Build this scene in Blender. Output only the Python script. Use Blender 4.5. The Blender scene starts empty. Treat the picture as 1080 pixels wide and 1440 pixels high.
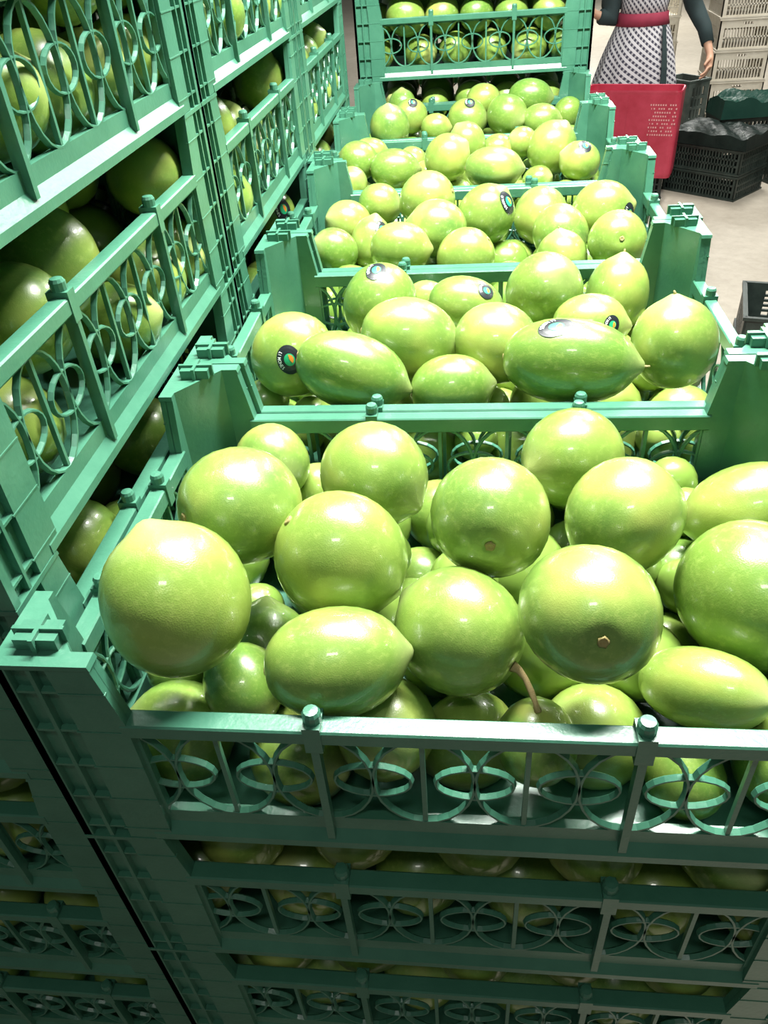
import bpy, bmesh, math, random
from mathutils import Vector, Matrix, Euler
random.seed(11)
PI = math.pi
C = bpy.context.scene.collection
scene = bpy.context.scene
S = 0.75            # working units -> metres, applied to every top-level object at the end

# ---------------------------------------------------------------- camera
RGT = Vector((0.994069, 0.087580, -0.064470))
UPV = Vector((-0.002964, 0.614425, 0.788970))
FWD = Vector((-0.108710, 0.784100, -0.611040))
CAM = Vector((-0.004617, -0.293386, 0.407532))
cam_d = bpy.data.cameras.new('camera')
cam = bpy.data.objects.new('camera', cam_d); C.objects.link(cam)
rot = Matrix((RGT, UPV, -FWD)).transposed()
cam.matrix_world = Matrix.Translation(CAM) @ rot.to_4x4()
cam_d.sensor_fit = 'VERTICAL'; cam_d.sensor_height = 36.0
cam_d.lens = 1088.35 / 1440 * 36.0
cam_d.clip_start = 0.01; cam_d.clip_end = 200
scene.camera = cam

# ---------------------------------------------------------------- world, lamps, exposure
world = bpy.data.worlds.new('world'); scene.world = world; world.use_nodes = True
bg = world.node_tree.nodes['Background']
bg.inputs['Color'].default_value = (0.80, 0.92, 0.86, 1); bg.inputs['Strength'].default_value = 0.09

def area(name, loc, size, energy, color=(1, 1, 0.94), aim=None):
    d = bpy.data.lights.new(name, 'AREA'); d.shape = 'RECTANGLE'
    d.size, d.size_y = size[0] * S, size[1] * S
    d.energy = energy; d.color = color
    o = bpy.data.objects.new(name, d); C.objects.link(o); o.location = loc
    t = Vector(aim) if aim else Vector(loc) + Vector((0, 0, -1))
    o.rotation_euler = (t - Vector(loc)).to_track_quat('-Z', 'Y').to_euler()
    return o
area('ceiling_or_fill_lamp', (0.22, 0.85, 1.60), (0.14, 1.15), 74, aim=(0.24, 0.85, 0))
area('ceiling_or_fill_lamp', (0.55, 2.7, 2.2), (0.14, 1.2), 27)
area('ceiling_or_fill_lamp', (2.0, 4.3, 2.4), (0.3, 1.6), 62)
area('ceiling_or_fill_lamp', (2.3, 7.6, 2.4), (0.3, 1.6), 56)
area('ceiling_or_fill_lamp', (2.3, 12.0, 2.6), (0.3, 1.6), 115)  # added fill light, out of view, brightens the floor beyond the stacks
area('ceiling_or_fill_lamp', (2.3, 18.0, 2.6), (0.3, 1.6), 200)  # another added fill, no known fixture, lifts the farthest floor
area('ceiling_or_fill_lamp', (-0.02, -0.66, 1.45), (0.34, 0.14), 1.7, aim=(-0.1, 0.2, 0))
scene.view_settings.view_transform = 'Standard'
scene.view_settings.look = 'None'
scene.view_settings.exposure = 0.55
scene.view_settings.gamma = 1.0
scene.view_settings.use_curve_mapping = False

# ---------------------------------------------------------------- helpers
def tag(o, label=None, cat=None, group=None, kind=None):
    if label: o['label'] = label
    if cat: o['category'] = cat
    if group: o['group'] = group
    if kind: o['kind'] = kind
    return o
def empty(name, loc=(0, 0, 0), rz=0.0, **k):
    o = bpy.data.objects.new(name, None); C.objects.link(o)
    o.empty_display_size = 0.05; o.location = loc; o.rotation_euler = (0, 0, rz)
    return tag(o, **k)
def mesh(name, bm, mat, smooth=False):
    bmesh.ops.recalc_face_normals(bm, faces=bm.faces)
    me = bpy.data.meshes.new(name); bm.to_mesh(me); bm.free()
    if smooth:
        for p in me.polygons: p.use_smooth = True
    for m in (mat if isinstance(mat, (list, tuple)) else [mat]): me.materials.append(m)
    return me
def put(name, me, parent=None, loc=(0, 0, 0), rot=(0, 0, 0), scale=(1, 1, 1)):
    o = bpy.data.objects.new(name, me); C.objects.link(o)
    o.parent = parent; o.location = loc; o.rotation_euler = rot; o.scale = scale
    return o
def copy_tree(o, parent=None):
    c = o.copy(); C.objects.link(c); c.parent = parent
    for ch in list(o.children): copy_tree(ch, c)
    return c
def bx(bm, x0, x1, y0, y1, z0, z1, mi=0):
    v = [bm.verts.new(p) for p in ((x0,y0,z0),(x1,y0,z0),(x1,y1,z0),(x0,y1,z0),(x0,y0,z1),(x1,y0,z1),(x1,y1,z1),(x0,y1,z1))]
    for f in ((0,3,2,1),(4,5,6,7),(0,1,5,4),(1,2,6,5),(2,3,7,6),(3,0,4,7)):
        bm.faces.new([v[i] for i in f]).material_index = mi
def loft(bm, rings, mi=0):
    vs = [[bm.verts.new(p) for p in r] for r in rings]
    n = len(vs[0])
    for a, b in zip(vs, vs[1:]):
        for i in range(n):
            bm.faces.new((a[i], a[(i+1) % n], b[(i+1) % n], b[i])).material_index = mi
    bm.faces.new(vs[0][::-1]).material_index = mi; bm.faces.new(vs[-1]).material_index = mi
def ring(bm, cx, cz, rx, rz, y, hw, hd, n=24):
    """flat moulded ring in the x-z plane: hw half width in plane, hd half depth"""
    rows = []
    for i in range(n):
        a = 2 * PI * i / n; c, s = math.cos(a), math.sin(a)
        nx, nz = c * rz, s * rx; l = math.hypot(nx, nz); nx /= l; nz /= l
        x, z = cx + rx * c, cz + rz * s
        rows.append([bm.verts.new(p) for p in ((x+nx*hw, y+hd*.5, z+nz*hw), (x+nx*hw*.4, y-hd, z+nz*hw*.4), (x-nx*hw*.4, y-hd, z-nz*hw*.4),
                     (x-nx*hw, y+hd*.5, z-nz*hw), (x-nx*hw*.4, y+hd, z-nz*hw*.4), (x+nx*hw*.4, y+hd, z+nz*hw*.4))])
    for i in range(n):
        a, b = rows[i], rows[(i+1) % n]
        for k in range(6): bm.faces.new((a[k], a[(k+1) % 6], b[(k+1) % 6], b[k]))
def lathe(bm, prof, n=16, cx=0, cy=0):
    rows = []
    for r, z in prof:
        if r < 1e-6: rows.append([bm.verts.new((cx, cy, z))])
        else: rows.append([bm.verts.new((cx + r*math.cos(2*PI*i/n), cy + r*math.sin(2*PI*i/n), z)) for i in range(n)])
    for a, b in zip(rows, rows[1:]):
        for i in range(n):
            j = (i+1) % n
            if len(a) == 1 and len(b) == 1: continue
            if len(a) == 1: bm.faces.new((a[0], b[i], b[j]))
            elif len(b) == 1: bm.faces.new((a[i], a[j], b[0]))
            else: bm.faces.new((a[i], a[j], b[j], b[i]))
def tube(bm, pts, rad, n=8):
    pts = [Vector(p) for p in pts]; rows = []
    for i, p in enumerate(pts):
        d = (pts[min(i+1, len(pts)-1)] - pts[max(i-1, 0)]).normalized()
        a = d.orthogonal().normalized(); b = d.cross(a)
        r = rad[i] if isinstance(rad, (list, tuple)) else rad
        rows.append([bm.verts.new(p + a*r*math.cos(2*PI*k/n) + b*r*math.sin(2*PI*k/n)) for k in range(n)])
    for a, b in zip(rows, rows[1:]):
        # keep the rings aligned
        best = min(range(n), key=lambda s: sum((a[k].co - b[(k+s) % n].co).length for k in range(n)))
        b[:] = b[best:] + b[:best]
        for k in range(n): bm.faces.new((a[k], a[(k+1) % n], b[(k+1) % n], b[k]))
    bm.faces.new(rows[0][::-1]); bm.faces.new(rows[-1])

# ---------------------------------------------------------------- materials
def new_mat(name):
    m = bpy.data.materials.new(name); m.use_nodes = True
    nt = m.node_tree; return m, nt, nt.nodes['Principled BSDF']
def nd(nt, typ, **k):
    n = nt.nodes.new(typ)
    for a, b in k.items(): setattr(n, a, b)
    return n
def mixc(nt, fac, a, b, blend='MIX'):
    n = nd(nt, 'ShaderNodeMix', data_type='RGBA', blend_type=blend)
    for i, v in ((0, fac), (6, a), (7, b)):
        if isinstance(v, (int, float)): n.inputs[i].default_value = v
        elif isinstance(v, tuple): n.inputs[i].default_value = (*v, 1)
        else: nt.links.new(v, n.inputs[i])
    return n.outputs[2]
def noise(nt, scale, detail=3, rough=.5, coord='Object', vec=None):
    t = nd(nt, 'ShaderNodeTexNoise'); t.inputs['Scale'].default_value = scale
    t.inputs['Detail'].default_value = detail; t.inputs['Roughness'].default_value = rough
    if vec is None:
        tc = nd(nt, 'ShaderNodeTexCoord'); vec = tc.outputs[coord]
    nt.links.new(vec, t.inputs['Vector'])
    return t.outputs['Fac']
def ramp(nt, fac, stops):
    r = nd(nt, 'ShaderNodeValToRGB'); e = r.color_ramp.elements
    e[0].position, e[0].color = stops[0][0], (*stops[0][1], 1)
    e[1].position, e[1].color = stops[1][0], (*stops[1][1], 1)
    for p, c in stops[2:]:
        n = e.new(p); n.color = (*c, 1)
    nt.links.new(fac, r.inputs[0]); return r.outputs[0]
def bump(nt, b, h, strength, dist):
    n = nd(nt, 'ShaderNodeBump'); n.inputs['Strength'].default_value = strength; n.inputs['Distance'].default_value = dist
    nt.links.new(h, n.inputs['Height']); nt.links.new(n.outputs[0], b.inputs['Normal'])
def plastic(name, c1, c2, rough=.4, scale=14, spec=.5, bs=.15):
    m, nt, b = new_mat(name)
    f = noise(nt, scale, 5, .65)
    nt.links.new(ramp(nt, f, [(.35, c1), (.7, c2)]), b.inputs['Base Color'])
    b.inputs['Roughness'].default_value = rough; b.inputs['Specular IOR Level'].default_value = spec
    f2 = noise(nt, 260, 2, .5); bump(nt, b, f2, bs, .001)
    return m
GREEN = plastic('green_plastic', (.040, .150, .096), (.062, .200, .130), .33)
BLACK = plastic('black_plastic', (.012, .020, .017), (.03, .045, .038), .45)
DARKG = plastic('dark_green_plastic', (.010, .045, .034), (.025, .085, .062), .4, 9)
WHITE = plastic('white_plastic', (.52, .47, .38), (.64, .59, .50), .5, 8)
RED = plastic('red_plastic', (.36, .020, .045), (.48, .045, .085), .38, 5, .5, .5)
GREYG = plastic('grey_green_plastic', (.06, .08, .07), (.12, .14, .12), .5)
TWIG = plastic('dry_stem', (.38, .26, .11), (.58, .44, .22), .8, 60)
SCAR = plastic('stem_scar', (.26, .20, .07), (.34, .30, .12), .8, 30)
WOOD = plastic('pallet_wood', (.22, .14, .07), (.36, .25, .14), .8, 20)

def lime_material():
    m, nt, b = new_mat('lime_skin')
    tc = nd(nt, 'ShaderNodeTexCoord'); oi = nd(nt, 'ShaderNodeObjectInfo')
    mp = nd(nt, 'ShaderNodeVectorMath', operation='ADD'); nt.links.new(tc.outputs['Object'], mp.inputs[0])
    sc = nd(nt, 'ShaderNodeVectorMath', operation='SCALE'); sc.inputs[0].default_value = (37., 19., 53.)
    nt.links.new(oi.outputs['Random'], sc.inputs['Scale']); nt.links.new(sc.outputs[0], mp.inputs[1])
    v = mp.outputs[0]
    big = noise(nt, .8, 2, .5, vec=v)
    base = ramp(nt, big, [(.28, (.095, .200, .036)), (.48, (.185, .300, .056)), (.68, (.36, .41, .095))])
    r = nd(nt, 'ShaderNodeMapRange'); nt.links.new(oi.outputs['Random'], r.inputs[0])
    r.inputs[3].default_value = 0.0; r.inputs[4].default_value = .55
    base = mixc(nt, r.outputs[0], base, (.235, .345, .055))
    h7 = nd(nt, 'ShaderNodeMath', operation='MULTIPLY'); nt.links.new(oi.outputs['Random'], h7.inputs[0]); h7.inputs[1].default_value = 7.3
    fr = nd(nt, 'ShaderNodeMath', operation='FRACT'); nt.links.new(h7.outputs[0], fr.inputs[0])
    dk = nd(nt, 'ShaderNodeMapRange'); nt.links.new(fr.outputs[0], dk.inputs[0]); dk.inputs[1].default_value = .45; dk.inputs[4].default_value = .75
    base = mixc(nt, dk.outputs[0], base, (.085, .200, .026))
    sp = noise(nt, 9, 4, .7, vec=v)
    base = mixc(nt, ramp(nt, sp, [(.50, (0, 0, 0)), (.72, (.32, .32, .32))]), base, (.40, .50, .13))
    # pale rough blush near the blossom end
    sx = nd(nt, 'ShaderNodeSeparateXYZ'); nt.links.new(tc.outputs['Object'], sx.inputs[0])
    mr = nd(nt, 'ShaderNodeMapRange'); nt.links.new(sx.outputs[2], mr.inputs[0])
    mr.inputs[1].default_value = .72; mr.inputs[2].default_value = 1.1; mr.inputs[4].default_value = .5
    base = mixc(nt, mr.outputs[0], base, (.42, .45, .20))
    nt.links.new(base, b.inputs['Base Color'])
    b.inputs['Roughness'].default_value = .30
    b.inputs['Specular IOR Level'].default_value = .6
    b.inputs['Coat Weight'].default_value = .5; b.inputs['Coat Roughness'].default_value = .06
    vo = nd(nt, 'ShaderNodeTexVoronoi'); vo.inputs['Scale'].default_value = 48; nt.links.new(v, vo.inputs['Vector'])
    bump(nt, b, vo.outputs['Distance'], .05, .008)
    return m
LIME = lime_material()
def flat(name, c, rough=.6):
    m, nt, b = new_mat(name); b.inputs['Base Color'].default_value = (*c, 1); b.inputs['Roughness'].default_value = rough
    return m
ST_BLACK = flat('sticker_black', (.012, .016, .02), .35)
ST_WHITE = flat('sticker_white', (.85, .87, .88), .4)
ST_GREEN = flat('sticker_green', (.02, .42, .18), .4)
ST_ORANGE = flat('sticker_orange', (.85, .28, .03), .4)
def concrete():
    m, nt, b = new_mat('concrete_floor')
    f = noise(nt, 1.1, 6, .6); f2 = noise(nt, 14, 5, .7)
    c = ramp(nt, f, [(.3, (.33, .285, .225)), (.7, (.44, .39, .32))])
    c = mixc(nt, .35, c, ramp(nt, f2, [(.3, (.26, .22, .18)), (.7, (.50, .45, .38))]))
    nt.links.new(c, b.inputs['Base Color']); b.inputs['Roughness'].default_value = .55
    bump(nt, b, f2, .2, .004)
    return m
FLOOR = concrete()
# ---------------------------------------------------------------- floor
ZF = -1.66
bm = bmesh.new(); bx(bm, -9, 14, -6, 32, ZF - .1, ZF)
tag(put('floor', mesh('floor', bm, FLOOR)), kind='structure')

bm = bmesh.new(); bx(bm, -9, 14, 32, 32.2, ZF, 4.2)
tag(put('wall_back', mesh('wall_back', bm, plastic('plaster', (.42, .40, .35), (.50, .48, .42), .9, 2))), kind='structure')
# ---------------------------------------------------------------- the green lug crate, long axis X, origin at the bottom centre
HX, HY = .2985, .1985
HR, HT, TIER = .138, .1955, .196      # rail top, post top, stacking pitch
def post_mesh(mirror):
    """corner post: recessed core, flush strips along its edges, thin rungs across the recess"""
    bm = bmesh.new()
    def P(u, v, z): return (-HX + u, -HY + v, z)
    def poly(w, vy, z, e):
        pts = [(e, e), (w, e), (w, .0125), (.048, .0125), (.021, .048), (.013, .058), (.013, vy), (e, vy)]
        return [P(u_, v_, z) for u_, v_ in pts]
    loft(bm, [poly(.072, .075, 0, .006), poly(.072, .075, HR, .006), poly(.063, .066, HT-.004, .006)])
    loft(bm, [poly(.0642, .0672, HT-.004, 0), poly(.063, .066, HT, 0)])
    def strip(a0, a1, b0, b1):      # flush vertical strip, upper end narrowed with the post
        def q(s, t, z): return [P(s, .0006, z), P(t, .0006, z), P(t, .0065, z), P(s, .0065, z)]
        loft(bm, [q(a0, a1, 0), q(a0, a1, HR), q(b0, b1, HT-.004)])
        def q2(s, t, z): return [P(.0006, s, z), P(.0006, t, z), P(.0065, t, z), P(.0065, s, z)]
        loft(bm, [q2(a0, a1+.003, 0), q2(a0, a1+.003, HR), q2(b0, b1+.003, HT-.004)])
    strip(.038, .072, .034, .063); strip(.0006, .008, .0006, .008)
    strip(.0215, .0245, .0215, .0245)
    for k in range(5):
        z = .012 + k * .039
        bx(bm, -HX+.001, -HX+.040, -HY+.0012, -HY+.0065, z, z+.0022)
        bx(bm, -HX+.0012, -HX+.0065, -HY+.001, -HY+.043, z, z+.0022)
        w = .072 if z < HR else .072 - (z-HR) / (HT-HR) * .009
        bx(bm, -HX+.036, -HX+w, -HY+.0001, -HY+.003, z, z+.0013)
        bx(bm, -HX+.0001, -HX+.003, -HY+.038, -HY+w+.003, z, z+.0013)
    if mirror:
        for v in bm.verts: v.co.x = -v.co.x
    return mesh('corner_post', bm, GREEN)
POST = (post_mesh(False), post_mesh(True))
def wall_meshes(span, nbig, pitch, pegs, lap):
    """canonical wall: outer face at y=0 looking to -y"""
    zc, rz = .077, .047
    b1 = bmesh.new()
    cs = [(k - (nbig-1)/2) * pitch for k in range(nbig)]
    for c in cs:
        ring(b1, c, zc, pitch/2, rz, .0085, .0021, .0026)
        bx(b1, c-.0017, c+.0017, .0065, .0105, .028, .126)
    js = [(k - nbig/2) * pitch for k in range(nbig+1)]
    for c in js:
        if abs(c) + .02 < span + .01: ring(b1, c, zc, .0265, .0165, .0085, .0017, .0024, 20)
    e = js[-1]
    for s in (-1, 1):
        bx(b1, min(s*(span-.004), s*(span+.004)), max(s*(span-.004), s*(span+.004)), .005, .011, .028, .126)
        if span - e > .012: ring(b1, s*(e + pitch/2), zc, pitch/2, rz, .0085, .0021, .0026)
    for v in b1.verts:                      # what runs past the posts ends inside them
        v.co.x = max(-span-.01, min(span+.01, v.co.x))
    b2 = bmesh.new()
    sec = [(0.0012, .1245), (.0, .1262), (.0, .1366), (.0012, HR), (.0135, HR), (.0148, .1368), (.0148, .1225), (.0125, .1205), (.0115, .1245)]
    loft(b2, [[(x, y, z) for y, z in sec] for x in (-span-.003, span+.003)])
    b3 = bmesh.new()
    sec = [(.006, .031), (.006, .017), (.0, .0075), (.0, 0), (.013, 0), (.013, .031)]
    loft(b3, [[(x, y, z) for y, z in sec] for x in (-span-lap, span+lap)])
    return (mesh('lattice_wall', b1, GREEN), mesh('top_rail', b2, GREEN), mesh('bottom_band', b3, GREEN), pegs)
LONG = wall_meshes(HX-.0705, 6, .069, (-.1035, .1035), .012)
SHORT = wall_meshes(HY-.0735, 3, .069, (-.069, .069), .012)
bm = bmesh.new()
bx(bm, -.0058, .0058, -.0008, .0165, .118, .1425)
bx(bm, -.0028, .0028, .0002, .0062, .012, .119)
lathe(bm, [(.0001, .1425), (.0062, .1425), (.0062, .149), (.0048, .1515), (0, .152)], 12, 0, .0075)
PEG = mesh('stacking_peg', bm, GREEN)
bm = bmesh.new()
bx(bm, -HX+.012, HX-.012, -HY+.012, HY-.012, .003, .0075)
for k in range(-4, 5): bx(bm, k*.06-.003, k*.06+.003, -HY+.012, HY-.012, 0, .003)
for k in range(-2, 3): bx(bm, -HX+.012, HX-.012, k*.07-.003, k*.07+.003, .0005, .003)
BASE = mesh('base', bm, GREEN)
bm = bmesh.new()        # raised cross-ribbed boss on a post top
bx(bm, -.014, .014, -.009, .009, 0, .009)
bx(bm, -.017, .017, -.0015, .0015, 0, .0115); bx(bm, -.0015, .0015, -.012, .012, 0, .0115)
BOSS = mesh('post_boss', bm, GREEN)
def make_crate():
    t = empty('lime_crate')
    put('base', BASE, t)
    for k, (me, r) in enumerate(((POST[0], 0), (POST[1], 0), (POST[0], PI), (POST[1], PI))):
        put('corner_post', me, t, rot=(0, 0, r))
    for (L, R_) in ((LONG, HY), (SHORT, HX)):
        for q in (0, 1):
            a = (0 if L is LONG else PI/2) + q*PI
            rm = Matrix.Rotation(a, 3, 'Z')
            loc = rm @ Vector((0, -R_, 0))
            put('lattice_wall', L[0], t, loc, (0, 0, a)); put('top_rail', L[1], t, loc, (0, 0, a))
            put('bottom_band', L[2], t, loc, (0, 0, a))
            for x in L[3]: put('stacking_peg', PEG, t, loc + rm @ Vector((x, 0, 0)), (0, 0, a))
    return t
PROTO = make_crate(); first = [True]
def crate(x, y, z, rz, label, group, open_top=False, cat='crate'):
    if first[0]: o = PROTO; first[0] = False
    else: o = copy_tree(PROTO)
    for k in ('label', 'category', 'group'):
        if k in o: del o[k]
    o.location = (x, y, z); o.rotation_euler = (0, 0, rz)
    tag(o, label, cat, group)
    if open_top:
        pass
    return o
D = .399
nth = ['first', 'second', 'third', 'fourth', 'fifth', 'sixth', 'seventh', 'eighth', 'ninth', 'tenth', 'eleventh', 'twelfth']
ROWX = [0, .004, .008, -.001, -.003, .001]
LVL0 = -HR
ordn = ['nearest', 'second', 'third', 'fourth', 'fifth', 'farthest']
tier_word = {0: 'top', 1: 'raised upper', -1: 'second', -2: 'third'}
open_crates = []
for r in range(6):
    for lv in range(2 if r == 5 else 0, -8, -1):
        x, y, z = ROWX[r], (r + .5) * D, LVL0 + TIER * lv
        if r == 5:
            lab = {2: 'green crate topmost of the far end stack, above the top edge of the photo',
                   1: 'green lattice crate of limes in the far end stack, at the top of the photo',
                   0: 'shaded green crate under the uppermost crate of the far end stack'}.get(lv)
        elif lv == 0:
            lab = ['nearest open green crate heaped with limes, its front rail right across the photo',
                   'second open green crate of limes counting from the camera, with the great oval lime',
                   'third open green crate of limes counting from the camera',
                   'fourth open green crate of limes, a stickered lime at its right post',
                   'fifth open green crate of limes, just before the far end stack'][r]
        elif r == 0 and lv == -1: lab = 'green lattice crate directly under the nearest open crate, in shadow'
        elif r == 0 and lv == -2: lab = 'dark green lattice crate at the bottom edge, two below the nearest open crate'
        else: lab = None
        if not lab:
            lab = 'green crate, %s from the pallet, hidden under the %s' % (nth[lv+7], ['nearest open crate', 'second open crate', 'third open crate', 'fourth open crate', 'fifth open crate', 'far end stack'][r])
        crate(x, y, z, 0, lab, 'green lime crates in the middle row')
LX = -.302 - HY
LY = [.345, .944, 1.543]
ln = ['nearest', 'middle', 'farthest']
for s in range(3):
    for lv in range(3, -8, -1):
        z = LVL0 + TIER * lv
        if lv >= (-1 if s == 0 else 0):
            lab = {3: 'topmost green crate of the %s left-hand stack, above the top edge of the photo',
                   2: 'green crate of the %s left-hand stack, cut by the top of the photo',
                   1: 'green crate second from the top in the %s left-hand stack, its ring lattice facing right',
                   0: 'green crate of the %s left-hand stack, level with the open crates beside it',
                   -1: 'green crate low in the %s left-hand stack, at the dark bottom left corner'}[lv] % ln[s]
            crate(LX, LY[s], z, PI/2, lab, 'green lime crates stacked along the left')
        else:
            crate(LX, LY[s], z, PI/2, 'green crate, %s from the pallet, low in the %s left-hand stack' % (nth[lv+7], ln[s]), 'green lime crates stacked along the left')
# bosses on the post tops of the crates nothing stands on
for o in [o for o in C.objects if o.get('category') == 'crate' and o.name.startswith('lime_crate')]:
    lv = round((o.location.z - LVL0) / TIER); left = o.location.x < -.3
    if (left and lv == 3) or (not left and lv == (2 if o.location.y > 5*D else 0)):
        for sx in (-1, 1):
            for sy in (-1, 1):
                put('post_boss', BOSS, o, (sx*(HX-.026), sy*(HY-.022), HT))
# pallets
def pallet(x, y, w, d, label):
    t = empty('pallet', (x, y, ZF), label=label, cat='pallet', group='pallets under the crate stacks')
    bm = bmesh.new(); bx(bm, -w/2, w/2, -.045, .045, 0, .016); run = mesh('bottom_board', bm, WOOD)
    bm = bmesh.new(); bx(bm, -.06, .06, -.05, .05, .016, .12); blk = mesh('block', bm, WOOD)
    n = max(4, int(d / .17)); bd = d / n - .02
    bm = bmesh.new(); bx(bm, -w/2, w/2, -bd/2, bd/2, .12, .1495); top = mesh('deck_board', bm, WOOD)
    for sy in (-1, 0, 1):
        put('bottom_board', run, t, (0, sy*(d/2-.06), 0))
        for sx in (-1, 0, 1): put('block', blk, t, (sx*(w/2-.07), sy*(d/2-.06), 0))
    for k in range(n): put('deck_board', top, t, (0, -d/2 + (k+.5)*d/n, 0))
pallet(0, 1.197, .62, 2.39, 'long wooden pallet on the floor under the middle row of stacks')
pallet(LX, .944, .41, 1.8, 'narrow wooden pallet on the floor under the left-hand stacks')

# ---------------------------------------------------------------- limes
def prof(th):
    c, s = math.cos(th), math.sin(th)
    z = c + .10 * math.exp(-(th/.21)**2) + .055 * math.exp(-((PI-th)/.17)**2)
    r = s * (1 + .02 * math.cos(2*th))
    return r, z
def lime_mesh(seed, n=30, m=20, amp=.02):
    rnd = random.Random(seed); ph = [rnd.uniform(0, 6.28) for _ in range(6)]
    bm = bmesh.new(); rows = []
    for j in range(m+1):
        t = j / m; th = PI * (t + .06*math.sin(2*PI*t) * -1)
        r, z = prof(th)
        if j in (0, m): rows.append([bm.verts.new((0, 0, z))]); continue
        row = []
        for i in range(n):
            a = 2*PI*i/n
            w = 1 + amp*(math.sin(2*a+ph[0])*math.sin(th) + .6*math.sin(3*a+ph[1]+2*th) * math.sin(th) + .5*math.sin(5*a+ph[2])*math.exp(-(th/.5)**2))
            row.append(bm.verts.new((r*w*math.cos(a), r*w*math.sin(a), z)))
        rows.append(row)
    for a, b in zip(rows, rows[1:]):
        for i in range(n):
            j = (i+1) % n
            if len(a) == 1: bm.faces.new((a[0], b[i], b[j]))
            elif len(b) == 1: bm.faces.new((a[i], a[j], b[0]))
            else: bm.faces.new((a[i], a[j], b[j], b[i]))
    return mesh('lime', bm, LIME, True)
LM = [lime_mesh(k) for k in range(5)]
LOW = [lime_mesh(20+k, 20, 13) for k in range(4)]
bm = bmesh.new(); n = 10
lathe(bm, [(0, -.90), (.085, -.925), (.115, -.972), (.08, -.988), (.045, -.975), (0, -.97)], 12)
for v in bm.verts:
    a = math.atan2(v.co.y, v.co.x); k = .72 + .09*math.sin(5*a); v.co.x *= k; v.co.y *= k
SC = mesh('stem_scar', bm, SCAR, True)
bm = bmesh.new()
tube(bm, [(0, 0, -.95), (.02, .0, -1.06), (.0, .05, -1.2), (.05, .16, -1.36), (.0, .26, -1.5), (.04, .36, -1.60)], [.09, .06, .045, .05, .04, .055], 8)
STEM = mesh('stem', bm, TWIG, True)
bm = bmesh.new(); tube(bm, [(0, 0, 1.0), (.01, .01, 1.11), (.03, .0, 1.16)], [.05, .035, .02], 6)
TIP = mesh('blossom_tip', bm, SCAR, True)

def sticker(lime, direction, up, size):
    """printed oval fruit label bent over the skin; direction/up in the lime's own frame"""
    n = Vector(direction).normalized(); e1 = Vector(up).cross(n).normalized(); e2 = n.cross(e1)
    def on(u, v, lift):
        d = (n + e1*u*size + e2*v*size).normalized()
        th = math.acos(max(-1, min(1, d.z))); r, z = prof(th); a = math.atan2(d.y, d.x)
        p = Vector((r*math.cos(a), r*math.sin(a), z)); return p * (1.022 + lift)
    bm = bmesh.new()
    def disc(cu, cv, ru, rv, lift, mi, n_=28, rings_=4, a0=0, a1=2*PI):
        c = bm.verts.new(on(cu, cv, lift)); prev = None
        full = abs(a1-a0-2*PI) < 1e-6
        for k in range(1, rings_+1):
            cur = [bm.verts.new(on(cu + ru*k/rings_*math.cos(a0+(a1-a0)*i/n_), cv + rv*k/rings_*math.sin(a0+(a1-a0)*i/n_), lift)) for i in range(n_ + (0 if full else 1))]
            for i in range(n_):
                j = (i+1) % len(cur)
                f = bm.faces.new((c, cur[i], cur[j])) if prev is None else bm.faces.new((prev[i], cur[i], cur[j], prev[j]))
                f.material_index = mi
            prev = cur
    disc(0, 0, .78, 1, 0, 0)
    disc(.05, 0, .34, .40, .006, 2)
    disc(.05, .02, .26, .30, .010, 3, 16, 3, -1.2, 1.5)
    # the white lettering along the left edge, bent to the rim
    for k, ch in enumerate('LIMONES'):
        if ch not in GL: continue
        a = PI*.72 + k*.235
        ca, sa = math.cos(a), math.sin(a)
        cu, cv = .57*ca, .76*sa
        vs, fs = GL[ch]
        vv = []
        for (gx, gy) in vs:
            gx = (gx-.33)*.25; gy = (gy-.35)*.30
            # letter upright points to the centre of the label
            tx, ty = -sa, ca; rx, ry = -ca, -sa
            vv.append(bm.verts.new(on(cu + tx*gx + rx*gy, cv + ty*gx + ry*gy, .012)))
        for f in fs:
            try: bm.faces.new([vv[i] for i in f]).material_index = 1
            except ValueError: pass
    me = bpy.data.meshes.new('sticker'); bm.to_mesh(me); bm.free()
    for m_ in (ST_BLACK, ST_WHITE, ST_GREEN, ST_ORANGE): me.materials.append(m_)
    o = put('sticker', me, lime); o['label'] = 'black oval fruit sticker with white lettering and green and orange centre'
    return o
def glyphs(chars):
    out = {}
    for ch in set(chars):
        cu = bpy.data.curves.new('glyph', 'FONT'); cu.body = ch; cu.size = 1; cu.resolution_u = 2; cu.offset = .02
        o = bpy.data.objects.new('glyph', cu); C.objects.link(o)
        bpy.context.view_layer.update()
        me = bpy.data.meshes.new_from_object(o.evaluated_get(bpy.context.evaluated_depsgraph_get()))
        out[ch] = ([(v.co.x, v.co.y) for v in me.vertices], [tuple(p.vertices) for p in me.polygons])
        bpy.data.objects.remove(o); bpy.data.curves.remove(cu); bpy.data.meshes.remove(me)
    return out
GL = glyphs('LIMONES')

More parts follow.
